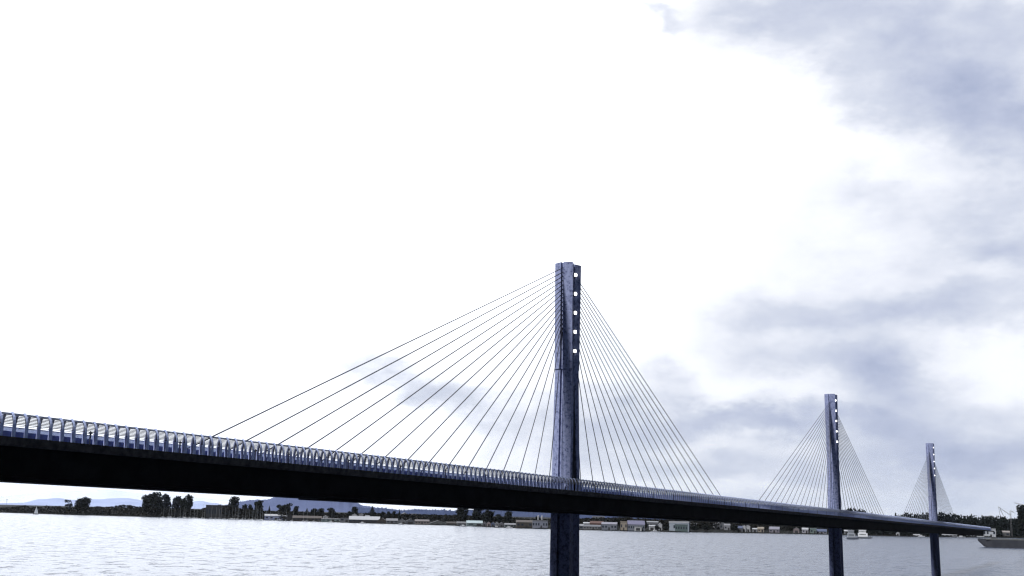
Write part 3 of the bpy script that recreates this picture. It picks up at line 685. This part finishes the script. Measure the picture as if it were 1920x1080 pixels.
B(1177, 1208, 976, 995, 'side', (.10, .11, .14), PUR, 'warehouse with a broad purple roof right of the cream house', 7, 7, cat='warehouse', name='warehouse', off=4, dc=WHT)
B(1190, 1203, 987, 995.5, 'flat', (.26, .27, .29), LGT, 'white box annex standing in front of the purple roofed warehouse', 1, 1, cat='shed', name='shed', off=0, depth=4)
B(1213, 1234, 977, 986, 'side', GRY, LGT, 'grey house with pale ridge right of the narrow conifer', 2, 4, off=60)
B(1217, 1228, 984.5, 988, 'side', WHT, WHT, 'small white shed above the bank right of the purple warehouse', 1.5, 1, cat='shed', name='shed', off=30)
B(1235, 1241, 980.5, 988, 'front', WHT, WHT, 'narrow white gabled hut between the low dark trees', 3, 1, cat='hut', name='hut', off=30)
B(1256, 1292, 977.5, 997, 'flat', (.20, .23, .28), WHT, 'white hangar with tall greenish doors', 3, 1, cat='hangar', name='hangar', off=4, dc=(.09, .13, .13), door=False)
m2r = B(1266, 1289, 983, 997, 'flat', (.05, .075, .08), (.06, .08, .09), 'low greenish glass porch in front of the white hangar', 1, 5, cat='porch', name='porch', off=0, depth=3, door=False)
B(1295, 1306, 980.5, 984, 'side', LGT, WHT, 'pale low roof up the slope right of the white hangar', 1.5, 2, off=120)
B(1312, 1325, 975, 982, 'flat', GRY, (.17, .18, .21), 'grey cube house up the slope under the bridge girder', 1.5, 3, off=150)
B(1337, 1350, 976, 985, 'front', LGT, GRY, 'left one of three houses clustered on the slope', 3, 2, off=110)
B(1350, 1359, 979, 988, 'front', GRY, LGT, 'middle one of three houses clustered on the slope', 3, 2, off=90)
B(1358, 1369, 982, 990, 'side', LGT, LGT, 'right one of three houses clustered on the slope', 3, 2, off=70)
B(1382, 1392, 986, 993, 'side', GRY, BLU, 'blue roofed wing on the left of the twin white house', 4, 1, off=20)
B(1392, 1398, 984.5, 994, 'front', WHT, LGT, 'left half of the twin white house by the water', 2, 1, off=20)
B(1399.5, 1406, 984.5, 994, 'front', WHT, LGT, 'right half of the twin white house by the water', 2, 1, off=20)
B(1411, 1419, 990, 996, 'side', LGT, WHT, 'small bright low house right of the twin white house', 2, 1, off=10)
B(1421, 1432, 988, 996, 'side', BEI, BEI, 'beige cottage left of the lavender roofed house', 3, 2, off=15)
B(1443, 1461, 987.5, 998, 'side', (.13, .12, .15), LAV, 'house with wide lavender roof by the water', 4.5, 3, off=10)
B(1488, 1498, 989, 998, 'front', (.12, .10, .11), GRY, 'dull brown gabled house left of the bright white one', 3, 1, off=12)
B(1504, 1515, 989.5, 996, 'side', (.2, .2, .24), WHT, 'small house with brilliant white roof left of the second pier', 3, 2, off=14)
B(1519, 1530, 990, 1000, 'flat', (.08, .11, .11), TEA, 'dark greenish block left of the second pier', 1.5, 2, off=6)
B(1531, 1549, 992, 1000, 'side', (.12, .12, .15), BLU, 'house with long dark blue roof just left of the second pier', 4, 3, off=6)
B(1583, 1592, 993.5, 999, 'side', LGT, WHT, 'small pale roofed shed just right of the second pier', 2, 1, cat='shed', name='shed', off=8)
B(1680, 1686, 997.5, 1004, 'front', WHT, LGT, 'small white gabled boathouse midway between the second and third pier', 2, 1, off=2)
B(1712, 1723, 1001.5, 1005, 'side', WHT, WHT, 'long low white shed left of the third pier', 1.5, 2, cat='shed', name='shed', off=2)
B(1765, 1792, 1000.5, 1004, 'side', LGT, WHT, 'long pale roof at the water right of the third pier', 2, 4, cat='shed', name='shed', off=6)
B(1843, 1865, 991, 1007.5, 'flat', (.28, .30, .34), WHT, 'white building beside the free end of the bridge', 1.2, 4, cat='building', name='white_building', off=5)
B(1813, 1842, 1001.5, 1007.5, 'flat', (.28, .30, .34), LGT, 'low white wing under the free end of the bridge', 1, 5, cat='building', name='white_wing', off=5)
B(1868, 1891, 995, 1003, 'side', (.05, .05, .055), (.16, .15, .15), 'dark house with beige roof edge right of the white building', 2.5, 3, off=20)
# ---------------------------------------------------------------- boats
MT['hullw'] = mat('white_hull', (.6, .62, .66), .4); MT['sail'] = mat('sail_cloth', (.75, .76, .78), .7); 
def sailcloth():
    m = MT['sail']; nt = m.node_tree; o_ = nt.nodes['Material Output']; b = nt.nodes['Principled BSDF']
    t = nt.nodes.new('ShaderNodeBsdfTranslucent'); t.inputs[0].default_value = (.8, .82, .85, 1)
    x = nt.nodes.new('ShaderNodeMixShader'); x.inputs[0].default_value = .6
    nt.links.new(b.outputs[0], x.inputs[1]); nt.links.new(t.outputs[0], x.inputs[2]); nt.links.new(x.outputs[0], o_.inputs[0])
sailcloth()
MT['mast'] = mat('mast_alloy', (.20, .21, .23), .4)
MT['dhull'] = mat('dark_hull', (.03, .035, .05), .5); MT['ghull'] = mat('grey_hull', (.022, .025, .035), .6, (.034, .037, .047), .15)
def hull(mb, L, Bm, H, bow=.28):
    n = 10; rings = []
    for i in range(n + 1):
        t = i / n; x = -L / 2 + L * t
        w = Bm / 2 * (math.sin(min(1, (t + .35) / .6) * math.pi / 2)) * (1 - max(0, (t - (1 - bow)) / bow) ** 2 * .97); zt = H * (1 + .35 * max(0, t - .5) ** 1.5)
        zb = -.5 + (H * .6) * max(0, (t - .9) / .1)
        rings.append([(x, -w, zt), (x, w, zt), (x, w * .8, zt * .35), (x, w * .4, zb), (x, -w * .4, zb), (x, -w * .8, zt * .35)])
    mb.loft(rings)
def moored(px, yt, label, grp=None, hl=None, off=-14):
    az = azof(px); b = ground_at(az, off); b.z = 0; dist = math.hypot(b.x, b.y); H = spot(px, yt, dist).z
    r = empty('moored_sailboat', b, -R_(az) + random.uniform(-.6, .6)); L = random.uniform(8, 12)
    mb = MB(); hull(mb, L, 2.8, 1.1); mb.build('hull', MT[hl or random.choice(['hullw', 'dhull', 'hullw'])], r)
    mb = MB(); mb.box(-L * .2, L * .15, -.8, .8, 1.0, 1.7); mb.build('cabin', MT['hullw'], r)
    mb = MB(); mb.tube((L * .05, 0, 1), (L * .05, 0, H), .26, 6, .16); mb.tube((L * .05, 0, 2.2), (-L * .38, 0, 2.3), .14, 6); mb.tube((L * .05, -.9, H * .6), (L * .05, .9, H * .6), .08, 5); mb.build('mast', MT['mast'], r)
    tag(r, label, 'sailboat', grp)
random.seed(21)
G1 = 'sailboats moored in front of the groves with bare masts'
for px in list(range(306, 378, 7)) + [383, 388, 392, 397, 403, 409, 414, 421, 428, 434, 439, 443, 447, 452, 459, 465, 471, 477, 482, 488, 492, 499, 506, 521, 534, 547, 569, 576, 588, 620]:
    moored(px + random.uniform(-2, 2), random.uniform(943, 955) + (px - 300) * .012, 'sailboat with a bare thin mast moored along the left half of the far bank', G1)
def sailboat():
    b = hit(67, 964.4); dist = math.hypot(b.x, b.y); H = spot(67, 948.5, dist).z
    r = empty('sailboat', b, -R_(azof(67)) + .25); L = 12.5
    mb = MB(); hull(mb, L, 3, 1.2); mb.build('hull', MT['dhull'], r)
    mb = MB(); mb.box(-3, 1, -.9, .9, 1.1, 1.8); mb.build('cabin', MT['hullw'], r)
    mb = MB(); mb.tube((.6, 0, 1), (.6, 0, H), .1, 6); mb.tube((.6, 0, 2), (-4.5, 0, 2.1), .09, 6); mb.build('mast', MT['mast'], r)
    mb = MB(); vs = []
    def sheet(mb, pts, bul):      # a sail as a thin curved sheet with thickness
        a, b_, c = [Vector(p) for p in pts]; n = 6; top = []
        for s_ in (0, .04):
            for i in range(n + 1):
                for j in range(n + 1 - i):
                    u_, v_ = i / n, j / n; p = a + (b_ - a) * u_ + (c - a) * v_; p.y += bul * math.sin(math.pi * u_) * (v_ + .3) + s_; top.append(tuple(p))
        k = (n + 1) * (n + 2) // 2; fs = []; idx = {}
        q = 0
        for i in range(n + 1):
            for j in range(n + 1 - i): idx[i, j] = q; q += 1
        for i in range(n):
            for j in range(n - i):
                fs.append((idx[i, j], idx[i + 1, j], idx[i, j + 1])); fs.append((k + idx[i, j], k + idx[i, j + 1], k + idx[i + 1, j]))
                if j < n - i - 1: fs.append((idx[i + 1, j], idx[i + 1, j + 1], idx[i, j + 1])); fs.append((k + idx[i + 1, j], k + idx[i, j + 1], k + idx[i + 1, j + 1]))
        mb.add(top, fs)
    sheet(mb, [(.5, 0, 2.3), (.5, 0, H - .2), (-4.4, 0, 2.4)], .5); mb.build('mainsail', MT['sail'], r)
    mb = MB(); sheet(mb, [(5.6, 0, 1.6), (.8, 0, H * .9), (.9, 0, 1.9)], .4); mb.build('jib', MT['sail'], r)
    tag(r, 'small sailboat with white sails up on open water at the left edge', 'sailboat')
sailboat()
def mboat(px, py, L, label, hc, dz=0):
    b = hit(px, py); r = empty('motorboat', b, -R_(azof(px)) + random.uniform(-.3, .3))
    mb = MB(); hull(mb, L, L * .3, 1.5); mb.build('hull', MT[hc], r)
    mb = MB(); mb.box(-L * .25, L * .12, -L * .1, L * .1, 1.4, 3.4); mb.build('cabin', MT['hullw'], r)
    mb = MB(); mb.box(-L * .22, L * .122, -L * .102, L * .102, 2.2, 2.9); mb.build('window', GLASS, r)
    tag(r, label, 'motorboat')
mboat(526, 977, 13, 'small white motorboat in front of the white roofed boathouse', 'hullw')
mboat(680, 981.6, 12, 'small white motorboat below the middle of the long white roofed shed', 'hullw')
mboat(752, 983.8, 11, 'small white motorboat below the grey gabled boathouse', 'hullw')
mboat(869, 987.2, 12, 'small white motorboat below the thick white flat roof', 'hullw')
mboat(932, 989.4, 12, 'blue grey motorboat moored below the row of cabins', 'dhull')
mboat(955, 990, 12, 'white motorboat moored below the low greenish boathouse', 'hullw')
mboat(1229, 997.6, 16, 'long white motorboat moored left of the white hangar', 'hullw')
mboat(1728, 1006.6, 12, 'small white motorboat at the bank left of the third pier', 'hullw')
mboat(1803, 1008, 14, 'pale motorboat at the bank under the free end of the bridge', 'hullw')
def yacht(px, py, yt, L, label, cols):
    b = hit(px, py); dist = math.hypot(b.x, b.y); H = spot(px, yt, dist).z
    r = empty('yacht', b, -R_(azof(px)) + .1)
    mb = MB(); hull(mb, L, 6, 2.6); mb.build('hull', cols[0], r)
    mb = MB(); mb.box(-L * .42, L * .2, -2.3, 2.3, 2.4, H * .55); mb.build('lower_cabin', cols[1], r)
    mb = MB(); mb.box(-L * .36, L * .10, -2.0, 2.0, H * .55 + .003, H * .84); mb.build('upper_cabin', cols[1], r)
    mb = MB(); mb.box(-L * .38, L * .14, -2.2, 2.2, H * .84 + .003, H * .88); mb.tube((-L * .1, 0, H * .88), (-L * .1, 0, H), .15, 6); mb.build('top_deck', cols[1], r)
    for z0, z1 in ((.34, .46), (.64, .74)):
        for i in range(5):
            x = -L * .33 + i * L * .085; y = 2.32 if z0 < .5 else 2.02
            mb = MB(); mb.box(x, x + L * .06, -y, -y + .1, H * z0, H * z1); mb.build('window', GLASS, r)
    tag(r, label, 'yacht')
pale = mat('pale_gelcoat', (.60, .62, .66), .5); dull = mat('dull_gelcoat', (.24, .26, .30), .6)
yacht(1621, 1009.5, 991.5, 22, 'large pale yacht with two cabin decks on open water right of the second pier', (dull, pale))
yacht(1599, 1011, 991.5, 17, 'duller grey yacht close left of the large pale yacht', (mat('grey_gelcoat', (.18, .20, .25), .6), dull))
def barge():
    b = hit(1923, 1028); dist = math.hypot(b.x, b.y); r = empty('barge', b, -R_(azof(1923)) + math.pi + .12)
    H = spot(1870, 1011, dist).z; L = 95
    mb = MB(); rings = []
    for i in range(15):
        t = i / 14; x = -L / 2 + L * t; w = 8 * (1 - max(0, (t - .85) / .15) ** 2 * .75); zb = -1 + (H * .9) * max(0, (t - .90) / .10) ** 1.3
        zt = H * (1 + .06 * max(0, (t - .8) / .2)); rings.append([(x, -w, zt), (x, w, zt), (x, w * .95, min(zt - .2, zb + .6)), (x, w * .8, zb), (x, -w * .8, zb), (x, -w * .95, min(zt - .2, zb + .6))])
    mb.loft(rings); mb.build('hull', MT['ghull'], r)
    mb = MB(); mb.box(-L * .5, L * .42, -8.15, -8.0, H - .6, H + .5); mb.box(-L * .5, L * .42, 8.0, 8.15, H - .6, H + .5); mb.build('gunwale', mat('rubbing_strip', (.09, .095, .10), .7), r)
    mb = MB()
    for i in range(8): mb.box(-L * .45 + i * 10, -L * .45 + i * 10 + 7, -6, 6, H + .01, H + .9)
    mb.build('hatch_covers', mat('hatch_paint', (.06, .062, .06), .8), r)
    mb = MB(); mb.box(L * .30, L * .36, -2, 2, H + .01, H + 1.6); mb.tube((L * .33, 0, H + 1.6), (L * .33, 0, H + 4), .12, 6); mb.build('winch_house', pm(GRY), r)
    tag(r, 'long grey barge cut by the right edge, below the dark wooded bank', 'barge')
barge()
# cranes above the right-hand wood
MT['crane'] = mat('crane_paint', (.10, .10, .11), .7)
def crane(px, ybase_off, ymast, tips, label):
    az = azof(px); b = ground_at(az, ybase_off); dist = math.hypot(b.x, b.y); r = empty('crane', b, -R_(az)); k = dist / FPX
    def L_(x, y): p = spot(x, y, dist); return Vector(((x - px) * k, 0, p.z - b.z))
    top = L_(px, ymast); mb = MB()
    for sx, sy in ((-1, -1), (1, -1), (1, 1), (-1, 1)): mb.tube((sx * 1.2, sy * 1.2, 0), (sx * 1.0, sy * 1.0, top.z), .22, 5)
    z = 0
    while z < top.z - 3: mb.tube((-1.1, -1.1, z), (1.1, -1.1, z + 3), .14, 4); mb.tube((1.1, 1.1, z), (-1.1, 1.1, z + 3), .14, 4); z += 3
    mb.build('mast', MT['crane'], r)
    for (x0, y0, x1, y1) in tips:
        a, c = L_(x0, y0), L_(x1, y1); mb = MB(); d = (c - a); n = max(3, int(d.length / 3)); up = Vector((0, 0, 1.8))
        mb.tube(a, c, .26, 5); mb.tube(a + up, c + up * .3, .22, 5)
        for i in range(n):
            p = a + d * (i / n); q = a + d * ((i + 1) / n); mb.tube(p + up * (i % 2) * (1 - .7 * i / n), q + up * ((i + 1) % 2) * (1 - .7 * i / n), .14, 4)
        mb.build('jib', MT['crane'], r)
    return tag(r, label, 'crane')
crane(1896, 25, 958, [(1896, 967, 1878, 951), (1896, 959, 1902, 961), (1878, 951, 1880, 968), (1880, 954, 1885, 968)], 'lattice crane with bent jib standing over the wooded bank')
crane(1925, 25, 952, [(1925, 949, 1908, 943)], 'crane jib reaching in from behind the tree at the right edge')
# thin mast on the left bank
az = azof(8); b = ground_at(az, 40); dist = math.hypot(b.x, b.y); H = spot(8, 936.5, dist).z - b.z
r = empty('light_mast', b, -R_(az)); mb = MB(); mb.tube((0, 0, 0), (0, 0, H), .4, 6, .25); mb.build('pole', MT['crane'], r)
mb = MB(); mb.box(-2.6, 2.6, -.5, .5, H - 1.2, H); mb.box(-1.6, 1.6, -.5, .5, H - 4.6, H - 3.6); mb.build('lamp_bank', MT['crane'], r)
tag(r, 'thin mast with two crossbars at the left edge of the far bank', 'mast')

# ---------------------------------------------------------------- haze
mb = MB(); mb.box(-95000, 95000, -95000, 95000, -5.5, 1900)
hz = mb.build('haze', None); hm = bpy.data.materials.new('haze'); hm.use_nodes = True; nt = hm.node_tree; nt.nodes.clear()
out = nt.nodes.new('ShaderNodeOutputMaterial'); pv = nt.nodes.new('ShaderNodeVolumePrincipled')
pv.inputs['Color'].default_value = (.72, .82, 1.0, 1); pv.inputs['Density'].default_value = 1 / 150000; pv.inputs['Anisotropy'].default_value = 0
nt.links.new(pv.outputs[0], out.inputs['Volume']); hz.data.materials.append(hm); hz['kind'] = 'stuff'; hz['label'] = 'thin bluish haze in the air over the river and hills'
